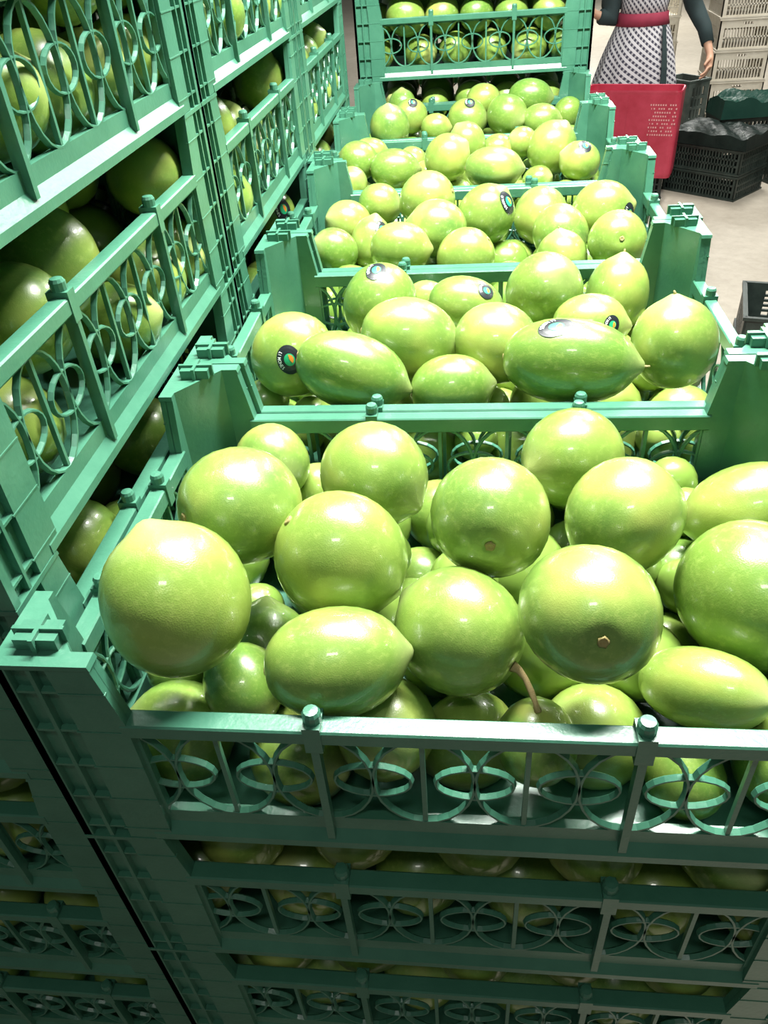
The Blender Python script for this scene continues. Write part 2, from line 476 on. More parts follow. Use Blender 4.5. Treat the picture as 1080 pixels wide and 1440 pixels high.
VIS = [
    (1, 'a', -0.2035, 0.0735, 0.0458, 0.0521, 0.0531, 0, (-0.42, 0.95)),
    (1, 'b', -0.1866, 0.1859, 0.0393, 0.0496, 0.0485, 0, None),
    (1, 'c', -0.203, 0.3442, -0.0257, 0.0419, 0.0376, 0, None),
    (1, 'd', -0.0879, 0.2629, 0.0154, 0.0466, 0.0485, 0, None),
    (1, 'e', -0.101, 0.1457, 0.0226, 0.051, 0.0499, 0, None),
    (1, 'f', -0.0949, 0.0565, 0.0051, 0.0511, 0.0385, 8, None),
    (1, 'g', -0.0111, 0.1027, -0.0112, 0.0485, 0.0464, 0, (0.9, -0.6)),
    (1, 'h', 0.0123, 0.179, 0.0349, 0.0477, 0.0477, 0, (-0.01, -0.45)),
    (1, 'i', 0.0923, 0.3243, -0.0087, 0.0475, 0.0475, 0, None),
    (1, 'j', 0.1207, 0.2133, 0.0098, 0.0484, 0.0466, 0, None),
    (1, 'k', 0.0747, 0.077, 0.0352, 0.0473, 0.0477, 0, (0.16, -0.37)),
    (1, 'l', 0.1638, 0.0869, -0.0495, 0.0493, 0.0308, -12, (-0.34, -0.4)),
    (1, 'm', 0.2167, 0.1618, -0.0285, 0.0595, 0.0611, 0, None),
    (1, 'n', 0.2373, 0.2644, -0.0228, 0.0557, 0.0409, 15, (-0.52, 0.67)),
    (1, 'o', -0.1601, 0.359, -0.0724, 0.0302, 0.0302, 0, None),
    (1, 'p', -0.0337, 0.3501, -0.0985, 0.039, 0.039, 0, None),
    (1, 'q', -0.0523, 0.266, -0.1097, 0.0321, 0.0321, 0, None),
    (1, 'r', -0.1801, 0.1459, -0.0954, 0.0444, 0.0505, 0, None),
    (1, 's', 0.1664, 0.1884, -0.1129, 0.0286, 0.0286, 0, None),
    (1, 't', 0.1904, 0.2693, -0.1051, 0.035, 0.0391, 0, None),
    (1, 'u', -0.2327, 0.0697, -0.0997, 0.0433, 0.0421, 0, None),
    (1, 'v', 0.0914, 0.0809, -0.1016, 0.0409, 0.0404, 0, None),
    (1, 'w', -0.0036, 0.0751, -0.1035, 0.0387, 0.0387, 0, None),
    (1, 'x', -0.1322, 0.0561, -0.1025, 0.0397, 0.0397, 0, None),
    (2, 'a', -0.2091, 0.5189, 0.0069, 0.0507, 0.0473, 0, None),
    (2, 'b', -0.1316, 0.4595, 0.0144, 0.0652, 0.0419, -18, None),
    (2, 'c', -0.1169, 0.634, 0.0193, 0.0503, 0.0467, 0, None),
    (2, 'd', -0.0748, 0.5447, 0.0112, 0.06, 0.0483, -10, None),
    (2, 'e', -0.0103, 0.7126, -0.0209, 0.0531, 0.0406, -8, None),
    (2, 'f', 0.0259, 0.5418, 0.005, 0.0462, 0.0511, 0, None),
    (2, 'g', 0.094, 0.7105, -0.003, 0.0529, 0.0491, 0, None),
    (2, 'h', 0.1947, 0.7378, -0.021, 0.0434, 0.052, 85, (-0.04, 0.78)),
    (2, 'i', 0.1458, 0.6362, -0.0189, 0.0483, 0.0411, 0, None),
    (2, 'j', 0.1005, 0.465, 0.0198, 0.0731, 0.0467, -4, (0.96, -0.52)),
    (2, 'k', -0.0239, 0.4708, -0.0146, 0.0474, 0.0395, 8, None),
    (2, 'l', 0.2149, 0.4993, 0.0211, 0.0475, 0.0475, 0, (-0.06, 0.97)),
    (2, 'm', 0.2493, 0.5489, -0.0963, 0.0415, 0.0363, 0, None),
    (2, 'n', -0.2448, 0.551, -0.1062, 0.035, 0.0368, 0, None),
    (2, 'o', 0.0368, 0.5799, -0.1099, 0.033, 0.0311, 0, None),
    (2, 'p', -0.0647, 0.7593, -0.0287, 0.0303, 0.0262, 0, None),
    (3, 'a', -0.2306, 0.996, -0.0384, 0.0397, 0.0385, 0, None),
    (3, 'b', -0.2208, 1.1093, -0.0298, 0.0434, 0.0409, 0, None),
    (3, 'c', -0.1745, 1.0473, -0.0447, 0.0371, 0.047, 80, None),
    (3, 'd', -0.1146, 0.9398, -0.0191, 0.0501, 0.0433, 0, None),
    (3, 'e', -0.1668, 1.1507, -0.0106, 0.0387, 0.0374, 0, None),
    (3, 'f', -0.0774, 1.1001, 0.0092, 0.0482, 0.0469, 0, None),
    (3, 'g', -0.0577, 1.0118, -0.013, 0.0496, 0.0473, 0, None),
    (3, 'h', -0.0104, 0.937, -0.0354, 0.0466, 0.0454, 0, None),
    (3, 'i', 0.0226, 1.0612, -0.0081, 0.0471, 0.0519, 0, None),
    (3, 'j', 0.0764, 1.1143, -0.1073, 0.0363, 0.0363, 0, None),
    (3, 'k', 0.1212, 1.1391, -0.0369, 0.0482, 0.0495, 0, None),
    (3, 'l', 0.1483, 1.0493, -0.0398, 0.0505, 0.0457, 0, None),
    (3, 'm', 0.2232, 1.1061, -0.0234, 0.0528, 0.0491, 0, None),
    (3, 'n', 0.1436, 0.9631, -0.051, 0.0413, 0.0436, 0, (-0.19, 1.05)),
    (3, 'o', 0.2263, 0.9542, -0.0234, 0.0469, 0.0481, 0, (0.14, 0.07)),
    (4, 'a', -0.2438, 1.4808, -0.0122, 0.0431, 0.04, 0, None),
    (4, 'b', -0.2248, 1.5512, -0.0137, 0.0413, 0.0317, 0, None),
    (4, 'c', -0.2541, 1.4157, -0.0412, 0.0332, 0.0362, 0, None),
    (4, 'd', -0.1637, 1.4526, -0.0259, 0.0546, 0.041, 0, None),
    (4, 'e', -0.132, 1.5523, -0.0374, 0.035, 0.0318, 0, None),
    (4, 'f', -0.0511, 1.44, -0.0051, 0.049, 0.046, 0, None),
    (4, 'g', -0.0101, 1.5414, 0.0007, 0.0419, 0.0403, 0, None),
    (4, 'h', 0.04, 1.2637, 0.0143, 0.0562, 0.0401, 0, None),
    (4, 'i', 0.0567, 1.5524, -0.0206, 0.0344, 0.0344, 0, None),
    (4, 'j', 0.1103, 1.5544, -0.0076, 0.0342, 0.0311, 0, None),
    (4, 'k', 0.1687, 1.502, -0.0098, 0.0514, 0.0544, 0, None),
    (4, 'l', 0.2195, 1.4289, -0.0211, 0.0409, 0.0409, 0, None),
    (4, 'm', 0.138, 1.445, -0.0595, 0.033, 0.03, 0, None),
    (4, 'n', -0.0629, 1.5474, -0.0906, 0.0387, 0.0387, 0, None),
    (5, 'a', -0.1884, 1.6535, 0.0143, 0.0509, 0.046, 0, None),
    (5, 'b', -0.1535, 1.8784, -0.0055, 0.0435, 0.0399, 0, None),
    (5, 'c', -0.0893, 1.8387, -0.0269, 0.0393, 0.0322, 0, None),
    (5, 'd', -0.0112, 1.8722, -0.0176, 0.0504, 0.0468, 0, None),
    (5, 'e', 0.0304, 1.9433, 0.0097, 0.0458, 0.0403, 0, None),
    (5, 'f', 0.0878, 1.8603, -0.0119, 0.0533, 0.048, 0, None),
    (5, 'g', 0.1471, 1.9349, 0.012, 0.058, 0.0453, 0, None),
    (5, 'h', 0.1714, 1.8449, -0.0226, 0.0494, 0.0371, 0, None),
    (5, 'i', 0.2459, 1.9469, -0.0312, 0.0367, 0.0404, 0, None),
    (5, 'j', -0.1795, 1.9482, 0.0075, 0.0371, 0.0371, 0, None),
    (11, 'a', -0.1701, 2.0541, 0.1951, 0.0512, 0.0493, 0, None),
    (11, 'b', -0.0646, 2.2084, 0.1746, 0.0465, 0.0485, 0, None),
    (11, 'c', 0.0569, 2.2191, 0.1667, 0.0485, 0.0465, 0, None),
    (11, 'd', 0.1766, 2.1927, 0.1785, 0.0494, 0.0456, 0, None),
    (21, 'a', -0.365, 0.258, 0.17, 0.046, 0.046, 0, None),
    (21, 'b', -0.372, 0.338, 0.186, 0.05, 0.05, 0, None),
    (20, 'a', -0.366, 0.22, -0.034, 0.047, 0.047, 0, None),
    (20, 'b', -0.364, 0.411, -0.035, 0.045, 0.045, 0, None),
    (22, 'a', -0.366, 1.189, 0.193, 0.045, 0.045, 0, None),
    (22, 'b', -0.364, 0.917, 0.167, 0.044, 0.044, 0, None),
    (23, 'a', -0.364, 1.136, -0.016, 0.044, 0.044, 0, None)]
LAB = {
    '1a': 'big lime at the left end of the nearest crate, pale nipple pointing up left',
    '1b': 'bright lime behind and above the big left end lime in the nearest crate',
    '1c': 'yellowish lime at the back left corner of the nearest crate',
    '1d': 'lime against the back rail of the nearest crate, second from its left post',
    '1e': 'round dark green lime left of centre in the nearest crate, behind the oval one',
    '1f': 'oval lime lying sideways on the nearest front rail, left of the twig lime',
    '1g': 'lime with a long dry brown twig stem hanging over the front rail',
    '1h': 'round lime with a small tan stem scar low on its front, nearest crate',
    '1i': 'lime highest at the back rail of the nearest crate, right of its middle',
    '1j': 'round lime behind the large yellow spotted one, right half of the nearest crate',
    '1k': 'large lime with yellow sheen and brown scar, right of the twig lime',
    '1l': 'flat oval lime with a tan scar resting by the right front rail peg',
    '1m': 'large lime cut by the right edge of the photo in the nearest crate',
    '1n': 'nippled lime at the right photo edge, behind the largest cut lime',
    '1o': 'yellow bit of a lime between three heaped limes, back left of nearest crate',
    '1p': 'pale lime mostly hidden left of the tan scar lime in the nearest crate',
    '1q': 'small pale lime wedged below, between the dark round lime and the tan scar lime',
    '1r': 'lime sunk deep between the big left end lime and the oval front lime',
    '1s': 'pale lime sunk behind the flat oval lime near the right front peg',
    '1t': 'deep green lime sunk left of the largest lime cut by the right edge',
    '1u': 'lime tucked low under the big left end lime, just behind the front rail',
    '1v': 'dark lime tucked low behind the front rail under the yellow sheen lime',
    '1w': 'dark lime tucked low behind the front rail under the twig lime',
    '1x': 'lime tucked low behind the front rail under the oval lime',
    '2a': 'lime at the left end of the second crate, black sticker on its right',
    '2b': 'oval tilted lime lying on the left front rail of the second crate',
    '2c': 'lime with a black sticker on its crown, back left of the second crate',
    '2d': 'wide lime left of the middle of the second crate, behind the tilted oval one',
    '2e': 'pale lime with a black sticker at its upper right, back middle of the second crate',
    '2f': 'yellowish upright lime left of the great oval lime in the second crate',
    '2g': 'round pale lime highest at the back middle of the second crate',
    '2h': 'upright lime with a grey stem tip at the back right of the second crate',
    '2i': 'lime with a small round black sticker, behind the great oval lime',
    '2j': 'great oval lime with a black sticker on its crown, by the second front rail',
    '2k': 'small lime resting on the front rail in the middle of the second crate',
    '2l': 'dull lime with its nipple upward at the right end of the second crate',
    '2m': 'lime low in the front right corner of the second crate',
    '2n': 'lime low in the front left corner of the second crate',
    '2o': 'small lime hidden low between the small middle lime and the great oval one',
    '2p': 'small lime hidden at the back rail between two stickered limes of the second crate',
    '3a': 'round lime beside the left front post of the third crate',
    '3b': 'green lime at the left back of the third crate, above the round left one',
    '3c': 'yellow lime with a dark sticker, left part of the third crate',
    '3d': 'green lime just behind the left rail peg of the third crate',
    '3e': 'lime at the back rail of the third crate, above the yellow stickered one',
    '3f': 'large lime at the back middle of the third crate',
    '3g': 'lime with a scarred crown in the middle of the third crate',
    '3h': 'lime on the front rail in the middle of the third crate',
    '3i': 'upright glossy lime with a black sticker on its right edge, third crate',
    '3j': 'small lime low on the rail, right of the middle of the third crate',
    '3k': 'lime right of the upright stickered one at the back of the third crate',
    '3l': 'lime in front of two back limes, right half of the third crate',
    '3m': 'glossy lime with a sticker edge at the back right of the third crate',
    '3n': 'lime with a blossom tip pointing up at the front rail of the third crate',
    '3o': 'lime with a small dark scar at the right front post of the third crate',
    '4a': 'lime at the left front end of the fourth crate',
    '4b': 'lime behind the leftmost limes of the fourth crate',
    '4c': 'lime lowest at the left post of the fourth crate',
    '4d': 'wide lime with a scarred end, left half of the fourth crate',
    '4e': 'lime behind the wide scarred one in the fourth crate',
    '4f': 'bright upright lime in the middle of the fourth crate',
    '4g': 'lime behind the bright upright one in the fourth crate',
    '4h': 'pale oval lime with a brown line on its crown on the fourth crate rail',
    '4i': 'small lime behind the pale oval one in the fourth crate',
    '4j': 'small lime left of the tall dark lime in the fourth crate',
    '4k': 'tall dark green lime right of the middle of the fourth crate',
    '4l': 'pale lime with a dark sticker on top at the right post of the fourth crate',
    '4m': 'small lime low at the rail peg of the fourth crate',
    '4n': 'small lime low in front of the bright upright one, fourth crate',
    '5a': 'dark green glossy lime at the left end of the fifth crate',
    '5b': 'dark lime with a sticker on its crown, left part of the fifth crate',
    '5c': 'small yellow lime left of the stickered pale one in the fifth crate',
    '5d': 'pale lime with a black sticker on its crown, middle of the fifth crate',
    '5e': 'yellowish lime at the back middle of the fifth crate',
    '5f': 'lime right of the middle of the fifth crate, below the large back one',
    '5g': 'large lime at the back right of the fifth crate',
    '5h': 'pale lime on the front right of the fifth crate',
    '5i': 'lime half behind the right post of the fifth crate',
    '5j': 'yellow lime at the back left of the fifth crate',
    '11a': 'leftmost lime heaped above the rail of the raised far crate',
    '11b': 'second lime from the left above the rail of the raised far crate',
    '11c': 'third lime from the left above the rail of the raised far crate',
    '11d': 'rightmost lime heaped above the rail of the raised far crate',
    '21a': 'bright lime in the gap at the left photo edge, in the nearest left stack',
    '21b': 'big dim lime in the dark gap of the nearest left-hand stack',
    '20a': 'lime in the gap beside the nearest open crate, nearer to the camera',
    '20b': 'brownish lime in the gap beside the nearest open crate, by its back post',
    '22a': 'lit lime in the gap of the middle left-hand stack, upper right',
    '22b': 'dim lime in the gap of the middle left-hand stack, lower left',
    '23a': 'lime with a black and orange sticker glimpsed beyond the middle left-hand stack'}
STICK = {'2a': (-0.1, -0.12, -0.35, 1, 0.36), '2c': (-0.1, 0.8, 0, 1, 0.34), '2e': (0.62, 0.45, 0.4, 1, 0.3), '2i': (0.6, 0.02, 0.3, 1, 0.3), '2j': (-0.3, 0.72, 0.2, 1, 0.32), '3c': (0.45, 0.55, 0.3, 1, 0.4), '3i': (0.72, 0.4, -0.6, 1, 0.42), '3m': (0.85, -0.1, -0.3, 1, 0.4), '4l': (0.2, 0.72, 0, 1, 0.42), '5b': (0.1, 0.75, 0, 1, 0.36), '5d': (0.1, 0.78, 0, 1, 0.34), '23a': (0.45, 0.2, -0.3, 1, 0.5)}
SCARS = {(1,'h'),(1,'g'),(1,'k'),(1,'l'),(3,'o')}
placed = {}          # crate key -> [(pos, R)]
lime_count = 0
def lime(pos, a, b, axis, label, group, low=False, scar=True, spin=None):
    global lime_count
    me = (LOW if low else LM)[lime_count % 4]
    lime_count += 1
    ax = Vector(axis).normalized()
    q = ax.to_track_quat('Z', 'Y')
    o = bpy.data.objects.new('lime', me); C.objects.link(o)
    o.rotation_mode = 'QUATERNION'
    from mathutils import Quaternion
    o.rotation_quaternion = q @ Quaternion((0, 0, 1), random.uniform(0, 6.28) if spin is None else spin)
    o.location = pos; o.scale = (a, a, b)
    tag(o, label, 'lime', group)
    if scar and not low: put('stem_scar', SC, o)
    return o
for (row, key, x, y, z, sx, sy, ang, pole) in VIS:
    pos = Vector((x, y, z)); ck = {20: ('L0', 0), 21: ('L0', 1), 22: ('L1', 1), 23: ('L1', 0)}.get(row, (row,))
    big, sm = max(sx, sy), min(sx, sy)
    view = (pos - CAM).normalized()
    r_ = (RGT - view*RGT.dot(view)).normalized(); u_ = r_.cross(view)
    if big / sm > 1.13:
        an = math.radians(ang) if sx >= sy else math.radians(ang if abs(ang) > 45 else 90)
        axis = r_*math.cos(an) + u_*math.sin(an)
        if pole and (r_*pole[0] + u_*pole[1]).dot(axis) < 0: axis = -axis
        if (row, key) in SCARS: axis = (-axis - view*.45)
        a, b = sm, big * .97
    else:
        m_ = (sx + sy) / 2
        if pole:
            px, py = pole; l = math.hypot(px, py)
            if l > .97: px, py = px/l*.97, py/l*.97; l = .97
            axis = r_*px + u_*py - view*math.sqrt(1 - l*l)
            if (row, key) in SCARS: axis = -axis
        else: axis = Vector((random.uniform(-1, 1), random.uniform(-.45, .15), random.uniform(-.6, .6)))
        a, b = m_*.985, m_*1.02
    o = lime(pos, a, b, axis, LAB['%d%s' % (row, key)], 'limes in view', scar=not (row == 1 and key == 'g'))
    if row == 1 and key == 'g': put('stem', STEM, o)['label'] = 'long dry brown stem'
    if (row, key) in {(2,'h'),(3,'n'),(1,'n'),(2,'l'),(2,'j')}: put('blossom_tip', TIP, o)
    if '%d%s' % (row, key) in STICK:
        bpy.context.view_layer.update()
        du, dv, upx, upy, sz = STICK['%d%s' % (row, key)]
        l = math.hypot(du, dv); w = math.sqrt(max(0.0, 1-l*l))
        inv = o.matrix_world.to_3x3().inverted()
        d = inv @ (r_*du + u_*dv - view*w); up = inv @ (r_*upx + u_*upy)
        sticker(o, d, up, sz)
    placed.setdefault(ck, []).append((pos, (a+a+b)/3))

cands = []           # single limes by the visible faces: (distance, pos, R, crate phrase, layer, order)
rests = {}           # the deep ones, per crate
def fill(ck, cx, cy, zb, lx, ly, layers, phrase, seed, face_fn, along):
    """limes on a jittered grid inside one crate; those against its visible face become single limes"""
    rnd = random.Random(seed); L = placed.setdefault(ck, []); fixed = len(L)
    for (zl, nx, ny, off, r0, r1) in layers:
        for j in range(ny):
            for i in range(nx):
                R = rnd.uniform(r0, r1)
                px = cx - lx + .052 + (2*lx - .104) * ((i + off) / max(1, nx - 1 + 2*off))
                py = cy - ly + .060 + (2*ly - .120) * (j / max(1, ny - 1))
                p = Vector((px + rnd.uniform(-.007, .007), py + rnd.uniform(-.005, .005), zb + zl + rnd.uniform(-.004, .012)))
                for _ in range(30):
                    mv = Vector()
                    for (q, Rq) in L:
                        d = p - q; dd = d.length
                        if dd < (R+Rq)*.975: mv += d.normalized() * ((R+Rq) - dd) * .5
                    if mv.length < 1e-5: break
                    p += mv
                    p.x = max(cx-lx+.016+R, min(cx+lx-.016-R, p.x)); p.y = max(cy-ly+.016+R, min(cy+ly-.016-R, p.y)); p.z = max(zb+.008+R*1.02, p.z)
                if any((p-q).length < (R+Rq)*.92 for q, Rq in L): continue
                if p.z + R > zb + .192: continue
                if fixed and zb == LVL0 and p.z > zb + .085: continue
                L.append((p.copy(), R))
                if phrase and face_fn(p): cands.append([(p-CAM).length, p.copy(), R, phrase, zl > .08, p[along]])
                else: rests.setdefault(ck, []).append((p.copy(), R))
RR = (.040, .0475)
TWO = [(.052, 6, 4, 0, *RR), (.125, 5, 4, .5, *RR), (.150, 4, 3, .7, *RR)]
SMALL = [(.048, 6, 4, 0, .038, .044), (.045, 9, 6, .2, .030, .036), (.045, 14, 9, .3, .024, .030)]
def near_front(y0): return lambda p: p.y < y0 + .115
for lv, nm in ((-1, 'crate right under the nearest open one'), (-2, 'crate at the bottom edge')):
    fill(('r1', lv), 0, .5*D, LVL0+TIER*lv, HX, HY, TWO, 'lattice, ' + nm, 40+lv, near_front(0), 0)
fill((1,), 0, .5*D, LVL0, HX, HY, SMALL, 'nearest open crate front rail, under the heap', 3, near_front(0), 0)
for r in range(1, 5):
    fill((r+1,), ROWX[r], (r+.5)*D, LVL0, HX, HY, SMALL, '', 60+r, None, 0)
fill((60,), 0, 5.5*D, LVL0, HX, HY, TWO, 'rail of the shaded far end crate', 71, near_front(5*D), 0)
fill((11,), 0, 5.5*D, LVL0+TIER, HX, HY, TWO, 'lattice of the raised far end crate', 72, near_front(5*D), 0)
for s in range(3):
    for lv in ((-1, 0, 1, 2) if s == 0 else (0, 1, 2)):
        nm = '%s left stack, %s tier down' % (ln[s], {2: 'first', 1: 'second', 0: 'third', -1: 'fourth'}[lv])
        fill(('L%d' % s, lv), LX, LY[s], LVL0+TIER*lv, HY, HX, [(.052, 4, 6, 0, *RR), (.125, 4, 5, 0, *RR), (.150, 3, 4, 0, *RR)],
             'rings, ' + nm, 80+s*7+lv, lambda p: p.x > LX + .075, 1)
cands.sort(key=lambda c: c[0])
room = 296 - len(VIS)
for c in cands[room:]: rests.setdefault('far', []).append((c[1], c[2]))
cands = cands[:room]
groups = {}
for c in cands: groups.setdefault((c[3], c[4]), []).append(c)
for (phrase, up), L in groups.items():
    L.sort(key=lambda c: c[5])
    for k, (dist, p, R, _, _, _) in enumerate(L):
        ax = Vector((random.uniform(-1, 1), random.uniform(-1, 1), random.uniform(-.5, .7)))
        side = 'from the camera' if 'left stack' in phrase else 'from the left'
        lime(p, R*.97, R*1.04, ax, '%s %s lime %s behind the %s' % (nth[k] if k < 12 else 'next', 'upper' if up else 'lower', side, phrase),
             'limes behind the ' + phrase, low=True)
tmp = bmesh.new(); bmesh.ops.create_uvsphere(tmp, u_segments=18, v_segments=11, radius=1)
TV = [v.co.copy() for v in tmp.verts]; TF = [tuple(v.index for v in f.verts) for f in tmp.faces]; tmp.free()
for ck, L in rests.items():
    vv, ff = [], []
    for p, R in L:
        ax = Vector((random.uniform(-1, 1), random.uniform(-1, 1), random.uniform(-.5, .7)))
        mt = Matrix.Translation(p) @ ax.to_track_quat('Z', 'Y').to_matrix().to_4x4() @ Matrix.Diagonal((R*.97, R*.97, R*1.03, 1))
        o_ = len(vv); vv += [mt @ v for v in TV]; ff += [tuple(i + o_ for i in f) for f in TF]
    me = bpy.data.meshes.new('lime_fill'); me.from_pydata(vv, [], ff); me.materials.append(LIME)
    for p_ in me.polygons: p_.use_smooth = True
    tag(put('lime_fill', me), 'limes lying deep inside one of the green crates, behind those against its lattice', 'limes', kind='stuff')
# one heap of limes, repeated in the crates whose fruit the photo does not show singly
pack = []
rnd = random.Random(77)
for (zl, nx, ny, off) in ((.052, 6, 4, 0), (.122, 6, 4, .25)):
    for j in range(ny):
        for i in range(nx):
            R = rnd.uniform(.039, .043)
            pack.append((Vector((-HX + .064 + (2*HX-.128)*(i+off)/(nx-1+2*off), -HY + .062 + (2*HY-.124)*j/(ny-1), zl + rnd.uniform(-.001, .006))), R))
vv, ff = [], []
for p, R in pack:
    mt = Matrix.Translation(p) @ Matrix.Diagonal((R, R*.98, R*.96, 1)); o_ = len(vv)
    vv += [mt @ v for v in TV]; ff += [tuple(i + o_ for i in f) for f in TF]
heap = bpy.data.meshes.new('lime_fill'); heap.from_pydata(vv, [], ff); heap.materials.append(LIME)
for p_ in heap.polygons: p_.use_smooth = True
for o in [o for o in C.objects if o.get('category') == 'crate']:
    lv = round((o.location.z - LVL0) / TIER); left = o.location.x < -.3; y = o.location.y
    if left: need = lv == 3 or lv < (-1 if y < .6 else 0)
    else: need = lv == 2 or lv < (-2 if y < D else 0)
    if need:
        f = put('lime_fill', heap, None, o.location.copy(), o.rotation_euler.copy())
        tag(f, 'limes filling one of the green crates that stand low or high in the stacks', 'limes', kind='stuff')
# ---------------------------------------------------------------- things on the floor beyond the stacks
def slot_wall(bm, L, H, t, cols, rows, z0, z1, m, bars, axis, off, sgn):
    """wall of a crate from x=-L/2..L/2 with rows x cols of slots between z0 and z1, built as bars"""
    def b(x0, x1, za, zb, ex=0):
        if axis == 'x': bx(bm, x0, x1, min(off, off+sgn*(t+ex)), max(off, off+sgn*(t+ex)), za, zb)
        else: bx(bm, min(off, off+sgn*(t+ex)), max(off, off+sgn*(t+ex)), x0, x1, za, zb)
    b(-L/2, L/2, 0, z0); b(-L/2, L/2, z1, H)
    b(-L/2, -L/2+m, z0, z1); b(L/2-m, L/2, z0, z1)
    w = (L - 2*m) / cols
    for k in range(1, cols): b(-L/2+m+k*w-bars/2, -L/2+m+k*w+bars/2, z0, z1)
    for k in range(1, rows):
        z = z0 + (z1-z0)*k/rows; b(-L/2+m, L/2-m, z-bars*.6, z+bars*.6)
def slot_crate(name, L, W, H, mat, cols, scols, rows, z0, z1, m, bars, handle=False, cat='crate', t=.012):
    r = empty(name)
    for nm, (ln_, c, ax, off, sg) in (('front_wall', (L, cols, 'x', -W/2, 1)), ('back_wall', (L, cols, 'x', W/2, -1)),
                                     ('side_wall', (W, scols, 'y', -L/2, 1)), ('side_wall', (W, scols, 'y', L/2, -1))):
        bm = bmesh.new()
        if handle and ax == 'x':
            hw, hz0, hz1 = .045, H*.80, H*.88
            slot_wall(bm, ln_, H*.76, t, c, rows, z0, z1, m, bars, ax, off, sg)
            y0, y1 = min(off, off+sg*t), max(off, off+sg*t)
            bx(bm, -L/2, -hw, y0, y1, H*.76, H); bx(bm, hw, L/2, y0, y1, H*.76, H)
            bx(bm, -hw, hw, y0, y1, H*.76, hz0); bx(bm, -hw, hw, y0, y1, hz1, H)
        else: slot_wall(bm, ln_, H, t, c, rows, z0, z1, m, bars, ax, off, sg)
        put(nm, mesh(nm, bm, mat), r)
    for z in (0, H - .014):
        bm = bmesh.new()
        bx(bm, -L/2-.008, L/2+.008, -W/2-.008, -W/2, z, z+.014); bx(bm, -L/2-.008, L/2+.008, W/2, W/2+.008, z, z+.014)
        bx(bm, -L/2-.008, -L/2, -W/2, W/2, z, z+.014); bx(bm, L/2, L/2+.008, -W/2, W/2, z, z+.014)
        put('rim', mesh('rim', bm, mat), r)
    bm = bmesh.new(); bx(bm, -L/2+t, L/2-t, -W/2+t, W/2-t, .002, .012)
    put('base', mesh('base', bm, mat), r)
    return r
def place(t, loc, rz, label, group=None, cat='crate', rx=0):
    t.location = loc; t.rotation_euler = (rx, 0, rz)
    for k in ('label', 'group'):
        if k in t: del t[k]
    return tag(t, label, cat, group)
# white crates
WH = .264
wc = slot_crate('white_crate', .50, .62, WH-.003, WHITE, 15, 18, 2, .025, .185, .045, .010, True)
names = ['bottom', 'second', 'third', 'fourth', 'fifth', 'sixth', 'seventh', 'eighth']
for k in range(7):
    o = wc if k == 0 else copy_tree(wc)
    place(o, (2.60 + .008*(k % 2), 8.83, ZF + .02 + k*WH), -.05, 'beige slotted crate %s from the floor in the tall stack at the upper right' % names[k], 'beige slotted crates in the stack by the woman')
for k in range(4):
    place(copy_tree(wc), (2.30 + .01*(k % 2), 11.6, ZF + .02 + k*WH), .1, 'beige slotted crate %s from the floor in the distant stack behind the woman' % names[k], 'beige slotted crates in the distant stack')
for nm, (px, py) in (('under the tall beige stack', (2.60, 8.83)), ('under the distant beige stack', (2.30, 11.6))):
    bm = bmesh.new(); bx(bm, -.25, .25, -.31, .31, 0, .018)
    tag(put('board', mesh('board', bm, WOOD), None, (px, py, ZF)), 'thin wooden board on the floor ' + nm, 'board')
# black crate tiers, with film over them
bk = slot_crate('black_crate', .66, .46, .19, BLACK, 22, 13, 3, .02, .165, .03, .012)
A1 = math.atan2(-.565, .615)
cen = Vector((2.145, 6.51)) + Vector((-.737, .677))*.34 + Vector((.677, .737))*.25
for k in range(2):
    place(bk if k == 0 else copy_tree(bk), (cen.x, cen.y, ZF + k*.195), A1, ['lower black slotted crate with its corner towards the camera at right', 'upper black slotted crate under the crumpled black film'][k], 'black crates with a corner towards the camera')
for k in range(1):
    place(copy_tree(bk), (1.27, 6.93, ZF), 0, 'low dark crate on the floor under the red crate', 'dark crates behind the row')
c3 = copy_tree(bk); c3.scale = (.62, .9, 1.45)
place(c3, (2.80, 6.95, ZF), .35, 'tall black crate at the right edge behind the black film', 'dark crates behind the row')
def crumple(name, L, W, H, mat, seed, n=26, amp=.03):
    rnd = random.Random(seed); bm = bmesh.new()
    ph = [(rnd.uniform(3, 14), rnd.uniform(3, 14), rnd.uniform(0, 6.28)) for _ in range(9)]
    def h(x, y): return sum(abs(math.sin(a*x+b*y+c))**.7 for a, b, c in ph)/9 - .5
    top = [[bm.verts.new((-L/2+L*i/n, -W/2+W*j/n, H*(.55 + .9*h(-L/2+L*i/n, -W/2+W*j/n)) + .02 + (amp*h(5*i/n, 3*j/n)))) for i in range(n+1)] for j in range(n+1)]
    for j in range(n):
        for i in range(n): bm.faces.new((top[j][i], top[j][i+1], top[j+1][i+1], top[j+1][i]))
    edge = [top[0][i] for i in range(n+1)] + [top[j][n] for j in range(1, n+1)] + [top[n][i] for i in range(n-1, -1, -1)] + [top[j][0] for j in range(n-1, 0, -1)]
    low = [bm.verts.new((v.co.x*1.04, v.co.y*1.04, 0)) for v in edge]
    k = len(edge)
    for i in range(k): bm.faces.new((edge[i], low[i], low[(i+1) % k], edge[(i+1) % k]))
    bm.faces.new(low)
    return mesh(name, bm, mat)
FILM = plastic('black_film', (.006, .010, .009), (.014, .022, .019), .42, 6, .12, .6)
FILMG = plastic('green_film', (.012, .045, .034), (.018, .06, .044), .42, 6, .12, .6)
tag(put('black_film', crumple('black_film', .70, .48, .09, FILM, 4), None, (cen.x, cen.y, ZF+.391), (0, 0, A1)), 'crumpled black plastic film lying over the corner black crates', 'film')
